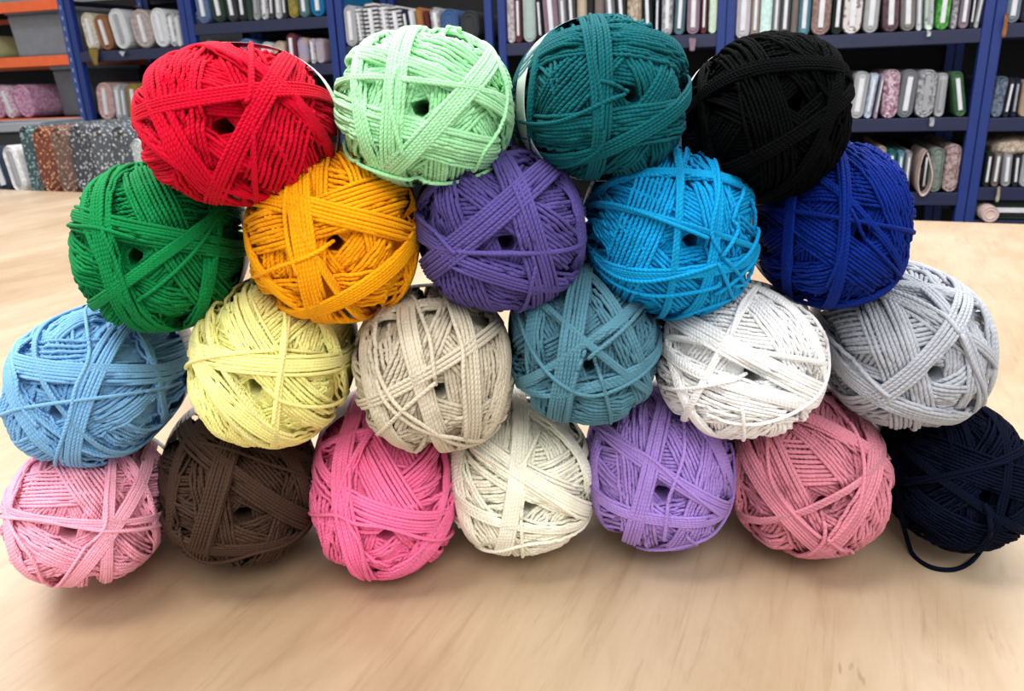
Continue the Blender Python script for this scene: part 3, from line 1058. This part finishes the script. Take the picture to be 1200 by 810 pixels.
shelf_row(bayF, 2, [
    (992, 1006, 176, 'dark', 'black', 'w', 0), (1007, 1016, 178, 'darkgrey', 'charcoal', 'w', 0), (1017, 1024, 178, 'paleblue', 'pale blue', 'w', D(-4)), (1025, 1031, 179, 'blue', 'mid blue', 'w', D(-4)),
    (1031, 1043, 172, 'tan', 'tan', None, D(-4)), (1044, 1056, 176, 'teal', 'teal', 'w', D(-4)), (1056, 1065, 178, 'tealblue', 'teal blue', 'w', 0),
    (1066, 1074, 178, 'grey', 'grey', 'w', 0), (1089, 1096, 178, 'dark', 'thin black', 'w', 0),
    (1097, 1116, 174, 'greengrey', 'green grey', None, 0), (1117, 1138, 170, 'rosefloral', 'rose beige floral', None, 0),
], 'third shelf right', 'fabric bolts on the third shelf right of the royal blue yarn ball')
shelf_row(bayG, 0, [
    (1180, 1199, -30, 'bluegrey', 'blue grey', 'w', 0), (1200, 1216, -30, 'dark', 'black', 'w', 0),
], 'top shelf at right picture edge', 'fabric bolts at the right picture edge')
shelf_row(bayG, 1, [
    (1165, 1180, 90, 'blueprint', 'blue grey print', None, D(3)), (1180, 1188, 92, 'dark', 'black', 'w', D(3)), (1188, 1196, 92, 'navy', 'navy', 'g', 0), (1197, 1212, 94, 'tan', 'tan', None, 0),
], 'middle shelf at right picture edge', 'fabric bolts at the right picture edge')
shelf_row(bayG, 2, [
    (1154, 1162, 178, 'blackgreen', 'dark green', 'w', 0), (1164, 1174, 178, 'greybrown', 'grey brown', 'w', 0), (1175, 1187, 179, 'grey', 'grey', 'w', D(-3)),
    (1188, 1196, 180, 'dark', 'black', 'w', D(-3)), (1197, 1212, 180, 'lightgrey', 'pale grey', 'w', 0),
], 'third shelf at right picture edge', 'fabric bolts at the right picture edge')
shelf_row(bayE, 0, [
    (591, 601, -10, 'greyprint', 'grey print', None, 0), (601, 609, -8, 'maroon', 'maroon', 'w', 0), (610, 626, -12, 'palesage', 'pale sage', None, 0), (627, 634, -6, 'dark', 'black', 'w', D(-3)),
    (635, 653, -14, 'mauve', 'mauve', 'w', D(-4)), (654, 664, -8, 'grey', 'grey', 'w', D(-3)), (665, 675, -12, 'darkgrey', 'dark grey', 'w', D(-3)), (676, 689, -14, 'beige', 'beige', None, 0),
    (690, 697, -8, 'dark', 'narrow black', None, 0), (698, 710, -12, 'greybrown', 'grey brown', None, 0), (711, 723, -14, 'midgrey', 'mid grey', 'w', D(-4)), (724, 736, -12, 'charcoal', 'charcoal', 'w', D(-4)),
    (737, 755, -14, 'beigeprint', 'beige print', None, 0), (756, 768, -10, 'blackgreen', 'near-black', 'w', D(-3)), (770, 777, -8, 'navy', 'navy', 'w', 0), (779, 793, -14, 'silver', 'silver', 'w', 0),
    (795, 808, -12, 'tealgrey', 'teal grey', 'w', D(2)), (810, 826, -16, 'mauve', 'wide mauve', 'w', 0), (827, 835, -12, 'maroon', 'narrow maroon', 'w', 0), (836, 847, -14, 'palegreen', 'pale green', None, 0),
], 'shelf behind dark teal yarn', 'fabric bolts on the shelf behind the dark teal yarn ball')
shelf_row(bayD, 0, [
    (400, 414, 6, 'lightgrey', 'light grey', 'w', 0), (414, 421, 8, 'greystripe', 'narrow striped', 'w', D(-3)), (422, 440, 2, 'bwstripe', 'black and white striped', 'w', D(-3)), (441, 452, 4, 'greystripe', 'grey striped', 'w', D(-4)),
    (453, 469, 6, 'bwstripe', 'second striped', 'w', D(-5)), (470, 477, 10, 'navy', 'navy', 'w', D(-5)), (478, 485, 10, 'white', 'white', 'w', D(-5)), (486, 494, 8, 'orangebrown', 'orange brown', None, D(-5)),
    (495, 502, 12, 'burgundy', 'burgundy', None, D(-5)), (503, 515, 8, 'silver', 'silver', 'w', D(-5)), (516, 536, 10, 'denim', 'denim blue', None, D(-5)), (538, 560, 12, 'charcoal', 'wide charcoal', None, D(-5)),
], 'shelf behind mint yarn', 'fabric bolts on the shelf behind the mint yarn ball')
shelf_row(bayC, 0, [
    (226, 241, -28, 'slateblue', 'slate blue', 'w', D(-3)), (243, 258, -30, 'darkgreen', 'dark green', 'w', D(-5)), (260, 272, -28, 'charcoal', 'charcoal', 'w', D(-4)), (273, 283, -30, 'dark', 'black', 'w', 0),
    (284, 291, -26, 'darkgreen', 'narrow dark green', None, 0), (292, 300, -28, 'grey', 'grey', 'g', D(3)), (301, 310, -28, 'silver', 'silver', 'w', D(4)), (311, 317, -28, 'charcoal', 'thin charcoal', 'w', D(4)),
    (318, 326, -28, 'lightgrey', 'light grey', 'w', D(3)), (327, 332, -26, 'dark', 'thin black', 'w', D(2)), (333, 345, -30, 'olive', 'olive yellow', None, 0), (347, 358, -28, 'tealgrey', 'teal grey', 'w', 0), (360, 377, -30, 'bluebright', 'bright blue', 'w', 0),
], 'upper shelf behind red yarn', 'fabric bolts on the upper shelf behind the red yarn ball')
shelf_row(bayC, 1, [
    (236, 252, 47, 'greengrey', 'green grey', None, 0), (253, 272, 50, 'pinkwhite', 'pink and white', None, 0), (276, 300, 45, 'blue', 'mid blue', None, 0), (304, 318, 49, 'white', 'white', None, 0), (320, 334, 48, 'beige', 'beige', None, 0),
    (336, 347, 39, 'maroon', 'maroon', 'w', D(2)), (349, 361, 44, 'multi', 'multicoloured floral', None, 0), (362, 369, 45, 'greyprint', 'grey print', 'w', 0), (370, 380, 45, 'multi', 'narrow floral', None, 0),
], 'lower shelf behind red yarn', 'fabric bolts on the lower shelf behind the red yarn ball')
shelf_row(bayB, 1, [
    (95, 110, 14, 'cream', 'cream print', 'w', D(-5)), (112, 128, 16, 'brown', 'brown', 'w', D(-9)), (129, 147, 9, 'white', 'bright white', 'g', D(-9)), (151, 176, 10, 'taupesheer', 'taupe sheer', 'w', D(-7)),
    (177, 195, 9, 'white', 'plump white', 'w', D(-5)), (195, 206, 14, 'silver', 'silver marbled', 'w', D(-3)), (206, 211, 18, 'white', 'thin white', None, 0),
], 'shelf left of red yarn', 'fabric bolts on the shelf left of the red yarn ball')
shelf_row(bayB, 2, [
    (111, 130, 97, 'dustypink', 'dusty pink', 'w', D(4)), (131, 140, 99, 'lightgrey', 'light grey', 'w', D(4)), (141, 147, 100, 'grey', 'grey', 'w', D(4)), (148, 161, 98, 'mustard', 'mustard', 'w', D(4)), (163, 174, 101, 'palepink', 'pale pink', 'w', 0),
], 'lower shelf left of red yarn', 'fabric bolts on the lower shelf left of the red yarn ball')
shelf_row(bayA, 2, [
    (-18, 0, 98, 'rose', 'mauve', 'w', D(-14)), (2, 14, 99, 'pinkwhite', 'pink and white', 'w', D(-14)), (15, 34, 98, 'rose', 'rose pink print', None, D(-14)),
], 'shelf with orange beam', 'fabric bolts on the orange-beamed shelf')
shelf_row(bayA, 1, [
    (-46, -32, 40, 'paleyellow', 'pale yellow', None, D(-6)),
], 'upper orange-beamed shelf', 'fabric bolts on the upper orange-beamed shelf')


# pale pink length of cloth hanging open over the third shelf (a folded drape)
def drape():
    z = bayF['z'][2]
    sL, sR = sh(1075, 200)[0], sh(1095, 200)[0]
    w = sR - sL
    zt = sh(1084, 176)[1] - z
    zb = sh(1087, 229)[1] - z
    root = empty('folded_cloth', world((sL + sR) / 2 - 0.004, -0.012, z), (0, 0, ROTZ))
    tag(root, 'pale pink length of cloth folded open like a pouch among the bolts', 'cloth')
    n = 28
    V, Q = [], []
    for side in (0, 1):
        for k in range(10):
            y = -0.015 + 0.30 * (k / 9)
            for i in range(n):
                a = 2 * PI * i / n
                sh_ = 1 - 0.13 * side
                x = math.cos(a) * w / 2 * 0.85 * sh_ * (1 - 0.12 * math.sin(a))
                zz = (zt + zb) / 2 + math.sin(a) * (zt - zb) / 2 * sh_
                pinch = max(0.0, 0.62 - k / 9) * max(0, math.sin(a)) * 0.55
                yy = y + max(0, math.sin(a)) * 0.05 * (1 - k / 9)
                V.append((x * (1 - pinch), yy + 0.004 * math.sin(3 * a), zz if zz > 0.002 or k < 2 else 0.002 + (0.001 * side)))
    for side in (0, 1):
        for k in range(9):
            for i in range(n):
                q = [side * 10 * n + k * n + i, side * 10 * n + k * n + (i + 1) % n, side * 10 * n + (k + 1) * n + (i + 1) % n, side * 10 * n + (k + 1) * n + i]
                Q.append(q if side else q[::-1])
    for i in range(n):
        Q.append([i, 10 * n + i, 10 * n + (i + 1) % n, (i + 1) % n])
        b0 = 9 * n
        Q.append([b0 + i, b0 + (i + 1) % n, 10 * n + b0 + (i + 1) % n, 10 * n + b0 + i])
    np_mesh('outer_fold', np.array(V), np.array(Q), cloth('palepink'), root)
    # inner fold
    V, Q = [], []
    for k in range(8):
        for i in range(16):
            a = 2 * PI * i / 16
            V.append((math.cos(a) * w * 0.13 + 0.004 * math.sin(k), 0.02 + 0.03 * k, (zt + zb) / 2 - 0.01 + math.sin(a) * (zt - zb) * 0.27))
    for k in range(7):
        for i in range(16):
            Q.append([k * 16 + i, k * 16 + (i + 1) % 16, (k + 1) * 16 + (i + 1) % 16, (k + 1) * 16 + i])
    np_mesh('inner_fold', np.array(V), np.array(Q), cloth('dustypink'), root)


drape()


# swatch ends hanging over the beams
def flap(px, y0, y1, wpx, mk, look, group='loose cloth ends hanging over the shelf beams'):
    s, zt = sh(px, y0)
    zb = sh(px, y1)[1]
    w = sh(px + wpx, y0)[0] - s
    V, Q = [], []
    R = 8
    for side in (0, 1):
        for k in range(R):
            t_ = k / (R - 1)
            ww = w * (1 - 0.35 * t_ * t_) * 0.5
            for j in range(5):
                x = (j - 2) / 2 * ww
                V.append((x, -0.012 - 0.006 * math.sin(t_ * 5 + j) - 0.003 * side, (zb - zt) * t_))
    for k in range(R - 1):
        for j in range(4):
            a = k * 5 + j
            Q.append([a, a + 1, a + 6, a + 5])
            a += R * 5
            Q.append([a, a + 5, a + 6, a + 1])
    n0 = R * 5
    for k in range(R - 1):
        for j in (0, 4):
            a = k * 5 + j
            Q.append([a, a + 5, a + 5 + n0, a + n0])
    for k in (0, R - 1):
        for j in range(4):
            a = k * 5 + j
            Q.append([a, a + 1, a + 1 + n0, a + n0])
    o = np_mesh('cloth_end', np.array(V), np.array(Q), cloth(mk))
    o.location = world(s, 0, zt)
    o.rotation_euler = (0, 0, ROTZ)
    tag(o, look, 'cloth end', group)


flap(111, 56, 77, 9, 'mustard', 'olive brown cloth end hanging below the cream bolt')
flap(1088, 36, 43, 5, 'white', 'small white cloth end hanging under the green floral bolt')
flap(812, 44, 60, 8, 'mauve', 'mauve cloth end hanging over the beam beside the black yarn ball')
flap(1092, 137, 148, 6, 'lightgrey', 'pale grey cloth end hanging below the silver marbled bolt')
flap(1179, 16, 44, 5, 'orangebrown', 'brown cloth end hanging beside the blue grey bolt')
flap(1170, 218, 236, 4, 'beige', 'beige cloth end hanging under the grey brown bolt')
flap(145, 60, 66, 5, 'white', 'white cloth end hanging below the bright white bolt')


# floppy folded remnant lying on the third row at the right edge
def blob_cloth(name, c, rx, ry, rz, mk, label, cat, wob=0.12, seed=1, flat=True):
    rnd = np.random.default_rng(seed)
    nu, nv_ = 40, 24
    V, Q = [], []
    ph = rnd.uniform(0, 6.28, 6)
    for i in range(nv_):
        th = 0.03 + (PI - 0.06) * i / (nv_ - 1)
        for j in range(nu):
            f = 2 * PI * j / nu
            k = 1 + wob * math.sin(3 * f + ph[0] + th) + wob * 0.6 * math.sin(5 * th + ph[1] + 2 * f) + wob * 0.4 * math.sin(9 * f + ph[2])
            zz = math.cos(th) * rz * (1 + 0.4 * wob * math.sin(4 * f + ph[3]))
            if flat:
                zz = max(zz, -rz * 0.8)
            V.append((math.sin(th) * math.cos(f) * rx * k, math.sin(th) * math.sin(f) * ry * k, zz))
    for i in range(nv_ - 1):
        for j in range(nu):
            Q.append([i * nu + j, (i + 1) * nu + j, (i + 1) * nu + (j + 1) % nu, i * nu + (j + 1) % nu])
    o = np_mesh(name, np.array(V), np.array(Q), cloth(mk))
    o.location = c
    o.rotation_euler = (0, 0, ROTZ)
    return tag(o, label, cat)


sR, zR = sh(1192, 174)
blob_cloth('folded_cloth', world(sR + 0.02, 0.16, zR - 0.004), 0.105, 0.15, 0.042, 'beigeprint', 'rumpled brown and cream cloth lying across the bolts at right edge', 'cloth', 0.10, 3)

# bottom shelf of the right-hand bay, seen just over the table edge
zG = -0.35
s_, z_ = sh(1150, 262)


def lying_bolt(px0, px1, pyc, hpx, mk, board, look, nrm_off=0.02):
    s0, zc = sh(px0, pyc)
    s1, _ = sh(px1, pyc)
    hh = sh(px0, pyc - hpx / 2)[1] - sh(px0, pyc + hpx / 2)[1]
    root = make_bolt((0, 0, 0), 0, hh, s1 - s0, 0, cloth(mk), board, RND)
    M = Matrix.Rotation(ROTZ, 4, 'Z') @ Matrix.Rotation(D(-90), 4, 'Y')
    M.translation = Vector(world(s1, nrm_off, zc))
    root.matrix_world = M
    tag(root, look, 'fabric bolt', 'fabric bolts at the right picture edge')
    return zc - hh / 2


zl = lying_bolt(1158, 1222, 247, 22, 'blackgreen', 'w', 'dark green bolt lying flat above the table edge at far right')

zq = bayG['root']
zlow = sh(1165, 258.5)[1]
sa, sb = sh(1143, 250)[0], sh(1164, 250)[0]
o = make_bolt(world((sa + sb) / 2 + 0.01, -0.05, zlow + 0.001), ROTZ, sb - sa, (sb - sa) * 0.98, 0, cloth('palepink'), None, RND)
tag(o, 'plump pale pink cloth roll on lowest visible shelf by right posts', 'fabric roll')

# ------------------------------------------------------------------ things between table and racking, at left
TPSI = math.atan2(-ed[1], 1.0)
TD = np.array([math.cos(TPSI), -math.sin(TPSI), 0])
TN = np.array([math.sin(TPSI), math.cos(TPSI), 0])
TO = at_z(90, 225, 0) + TN * 0.07


def ts(px, py):
    d = ray(px, py)
    t_ = ((TO - CAM) @ TN) / (d @ TN)
    P = CAM + d * t_
    return (P - TO) @ TD, P[2]


def tw(s_, n_, z_):
    P = TO + TD * s_ + TN * n_
    return (P[0], P[1], z_)


ztop = ts(100, 229)[1]
stand = empty('display_stand', tw(0, 0, FLOOR), (0, 0, -TPSI))
tag(stand, 'low plywood stand of floral bolts beyond the table at left', 'stand')
m = MB()
hx = 0.52
m.box(-hx, hx, -0.02, 0.56, ztop - FLOOR - 0.025, ztop - FLOOR)
m.build('stand_top', plain('stand_plywood', (206, 188, 160), 0.6), stand, bevel=0.003)
for x in (-hx + 0.04, hx - 0.04):
    for y in (0.03, 0.57):
        l = MB()
        l.box(x - 0.025, x + 0.025, y - 0.025, y + 0.025, 0, ztop - FLOOR - 0.025)
        l.build('stand_leg', legw, stand)
FL = [
    (-7, 9, 172, ((44, 56, 70), None, 'plain'), 'dark navy bolt with white board end on the low stand', 'w', D(-10)),
    (11, 27, 171, ((214, 214, 214), (190, 190, 190), 'marble'), 'white bolt with grey board end leaning on the low stand', 'g', D(-8)),
    (29, 43, 148, ((60, 78, 82), (150, 172, 172), 'floral'), 'dark teal floral bolt, first of the floral bolts at left', None, 0),
    (43, 64, 149, ((104, 58, 50), (196, 150, 110), 'floral'), 'red brown floral bolt between teal floral and brown floral bolts', None, 0),
    (64, 84, 149, ((94, 76, 68), (176, 146, 128), 'floral'), 'brown floral bolt next to the black and grey floral bolts', None, 0),
    (84, 108, 146, ((62, 64, 70), (176, 178, 182), 'floral'), 'black and white floral bolt beside the brown floral bolt', None, 0),
    (109, 133, 147, ((76, 80, 86), (186, 190, 192), 'floral'), 'grey floral bolt, middle of the three dark grey floral ones', None, 0),
    (134, 157, 147, ((70, 74, 80), (180, 184, 186), 'floral'), 'charcoal floral bolt nearest the green and red yarn balls', None, 0),
    (159, 172, 163, ((150, 158, 158), (196, 200, 200), 'floral'), 'small pale grey floral bolt peeping beside the red yarn ball', None, 0),
    (173, 186, 172, ((190, 190, 190), None, 'plain'), 'short white bolt half hidden by the red yarn ball', 'w', 0),
]
for x0, x1, yt, (a, b_, kd), lab, board, tilt in FL:
    P0, P1 = ts(x0, yt + 40)[0], ts(x1, yt + 40)[0]
    zt = ts((x0 + x1) / 2, yt)[1]
    w = P1 - P0 - 0.002
    h = zt - ztop
    xm = (P0 + P1) / 2 - math.sin(tilt) * h / 2
    o = make_bolt(tw(xm, 0, ztop + 0.001 + w / 2 * abs(math.sin(tilt)) * 0.25), -TPSI, w, h, tilt, fabric_mat(a, b_, kd, 100.0 if kd == 'floral' else 40.0), board, RND)
    tag(o, lab, 'fabric bolt', 'bolts on the low stand')

# grey crate standing on the shelf behind, rim seen above the white bolts
cr_y = 2.62 + 0.7
P0, P1 = at_y(-60, 146, cr_y), at_y(47, 143, cr_y)
crate = empty('plastic_crate', ((P0[0] + P1[0]) / 2, cr_y, FLOOR))
tag(crate, 'dark crate with a grey rim beyond the white bolts at left edge', 'crate')
gp = plain('grey_plastic', (132, 134, 140), 0.5)
dk = plain('crate_black', (24, 24, 28), 0.7)
hw = (P1[0] - P0[0]) / 2
zr = P1[2] - FLOOR
m = MB()
m.box(-hw, hw, 0, 0.02, zr - 0.035, zr)
m.box(-hw, hw, 0.33, 0.35, zr - 0.035, zr)
m.box(-hw, -hw + 0.02, 0.02, 0.33, zr - 0.035, zr)
m.box(hw - 0.02, hw, 0.02, 0.33, zr - 0.035, zr)
m.build('crate_rim', gp, crate, bevel=0.004)
m = MB()
m.box(-hw + 0.015, hw - 0.015, 0.012, 0.338, 0.0, zr - 0.035)
m.build('crate_body', dk, crate, bevel=0.006)

# storage tubs standing in the left-hand bays
tub = plain('clear_grey_tub_plastic', (126, 129, 136), 0.35)
tubd = plain('dark_grey_tub_plastic', (92, 94, 99), 0.4)
lidm = plain('tub_lid_grey', (150, 152, 158), 0.4)


def storage_tub(b, zi, x0, x1, yt, mat, label, n0=0.12, ln=0.40):
    z = b['z'][zi]
    s0, s1 = sh(x0, yt + 20)[0], sh(x1, yt + 20)[0]
    h = sh((x0 + x1) / 2, yt)[1] - z
    # farther back than the plane the pixels were read on
    root = empty('storage_tub', world((s0 + s1) / 2, n0, z), (0, 0, ROTZ))
    tag(root, label, 'storage tub', 'grey plastic tubs in the left bays')
    w = (s1 - s0) / 2
    m = MB()
    a = 0.93
    vs = [(-w * a, 0.01, 0.001), (w * a, 0.01, 0.001), (w * a, ln - 0.01, 0.001), (-w * a, ln - 0.01, 0.001), (-w * 0.98, 0, h - 0.02), (w * 0.98, 0, h - 0.02), (w * 0.98, ln, h - 0.02), (-w * 0.98, ln, h - 0.02)]
    m.add(vs, [(3, 2, 1, 0), (4, 5, 6, 7), (0, 1, 5, 4), (1, 2, 6, 5), (2, 3, 7, 6), (3, 0, 4, 7)])
    m.build('tub_body', mat, root, bevel=0.012)
    m = MB()
    m.box(-w, w, -0.008, ln + 0.008, h - 0.022, h)
    m.build('tub_lid', lidm, root, bevel=0.004)


storage_tub(bayA, 1, -14, 71, 8, tub, 'grey plastic tub on the upper orange-beamed shelf')
storage_tub(bayA, 2, 38, 81, 76, tubd, 'dark grey tub behind the rose pink bolts on the orange-beamed shelf', 0.14)

# ------------------------------------------------------------------ room
flr = MB()
flr.box(-6, 6, -2.5, 7, FLOOR - 0.05, FLOOR)
tag(flr.build('floor', plain('floor_vinyl', (120, 116, 112), 0.5, var=0.1)), kind='structure')
wm = MB()
c0, c1 = world(-6.5, 0.75, 0), world(3.5, 0.75, 0)
wm.box(-6.5, 3.5, 0.75, 0.85, FLOOR, 2.1)
wo = wm.build('wall_back', plain('wall_paint', (150, 150, 152), 0.85))
wo.location = (O[0], O[1], 0)
wo.rotation_euler = (0, 0, ROTZ)
tag(wo, kind='structure')

# ------------------------------------------------------------------ light
w = bpy.data.worlds.new('World')
SC.world = w
w.use_nodes = True
bg = w.node_tree.nodes['Background']
bg.inputs['Color'].default_value = (1.0, 0.98, 0.955, 1)
bg.inputs['Strength'].default_value = 0.75


def area(name, loc, target, sx, sy, power, col=(1, 1, 1)):
    l = bpy.data.lights.new(name, 'AREA')
    l.shape = 'RECTANGLE'
    l.size, l.size_y = sx, sy
    l.energy = power
    l.color = col
    o = bpy.data.objects.new(name, l)
    COL.objects.link(o)
    o.location = loc
    o.rotation_euler = (Vector(target) - Vector(loc)).to_track_quat('-Z', 'Y').to_euler()
    return o


area('ceiling_lamp', (-0.7, 0.1, 1.9), (-0.7, 0.1, 0), 1.2, 0.6, 26, (1.0, 0.98, 0.95))
area('ceiling_lamp', (0.5, 1.5, 1.9), (0.5, 1.5, 0), 1.4, 0.6, 34, (0.97, 0.98, 1.0))
area('ceiling_lamp', (-1.3, 2.0, 1.9), (-1.3, 2.0, 0), 1.4, 0.6, 34, (0.97, 0.98, 1.0))
area('ceiling_lamp', (0.3, -1.1, 1.7), (0.0, 0.5, 0.2), 1.6, 0.8, 24, (1.0, 0.98, 0.96))
area('ceiling_lamp', (1.9, 1.3, 1.9), (2.0, 1.6, 0), 1.4, 0.6, 20, (0.97, 0.98, 1.0))

# ------------------------------------------------------------------ camera
cd = bpy.data.cameras.new('Camera')
cam = bpy.data.objects.new('Camera', cd)
COL.objects.link(cam)
cd.sensor_fit = 'HORIZONTAL'
cd.sensor_width = 36.0
cd.lens = F / 1200 * 36.0
cd.clip_start = 0.01
Mx = Matrix([[CR[i], CU[i], -_fw[i]] for i in range(3)]).to_4x4()
Mx.translation = Vector(CAM)
cam.matrix_world = Mx
cd.dof.use_dof = True
cd.dof.focus_distance = 0.45
cd.dof.aperture_fstop = 20.0
SC.camera = cam

vs_ = SC.view_settings
vs_.view_transform = 'Standard'
vs_.look = 'None'
vs_.exposure = 0.28
vs_.gamma = 1.0
vs_.use_curve_mapping = False
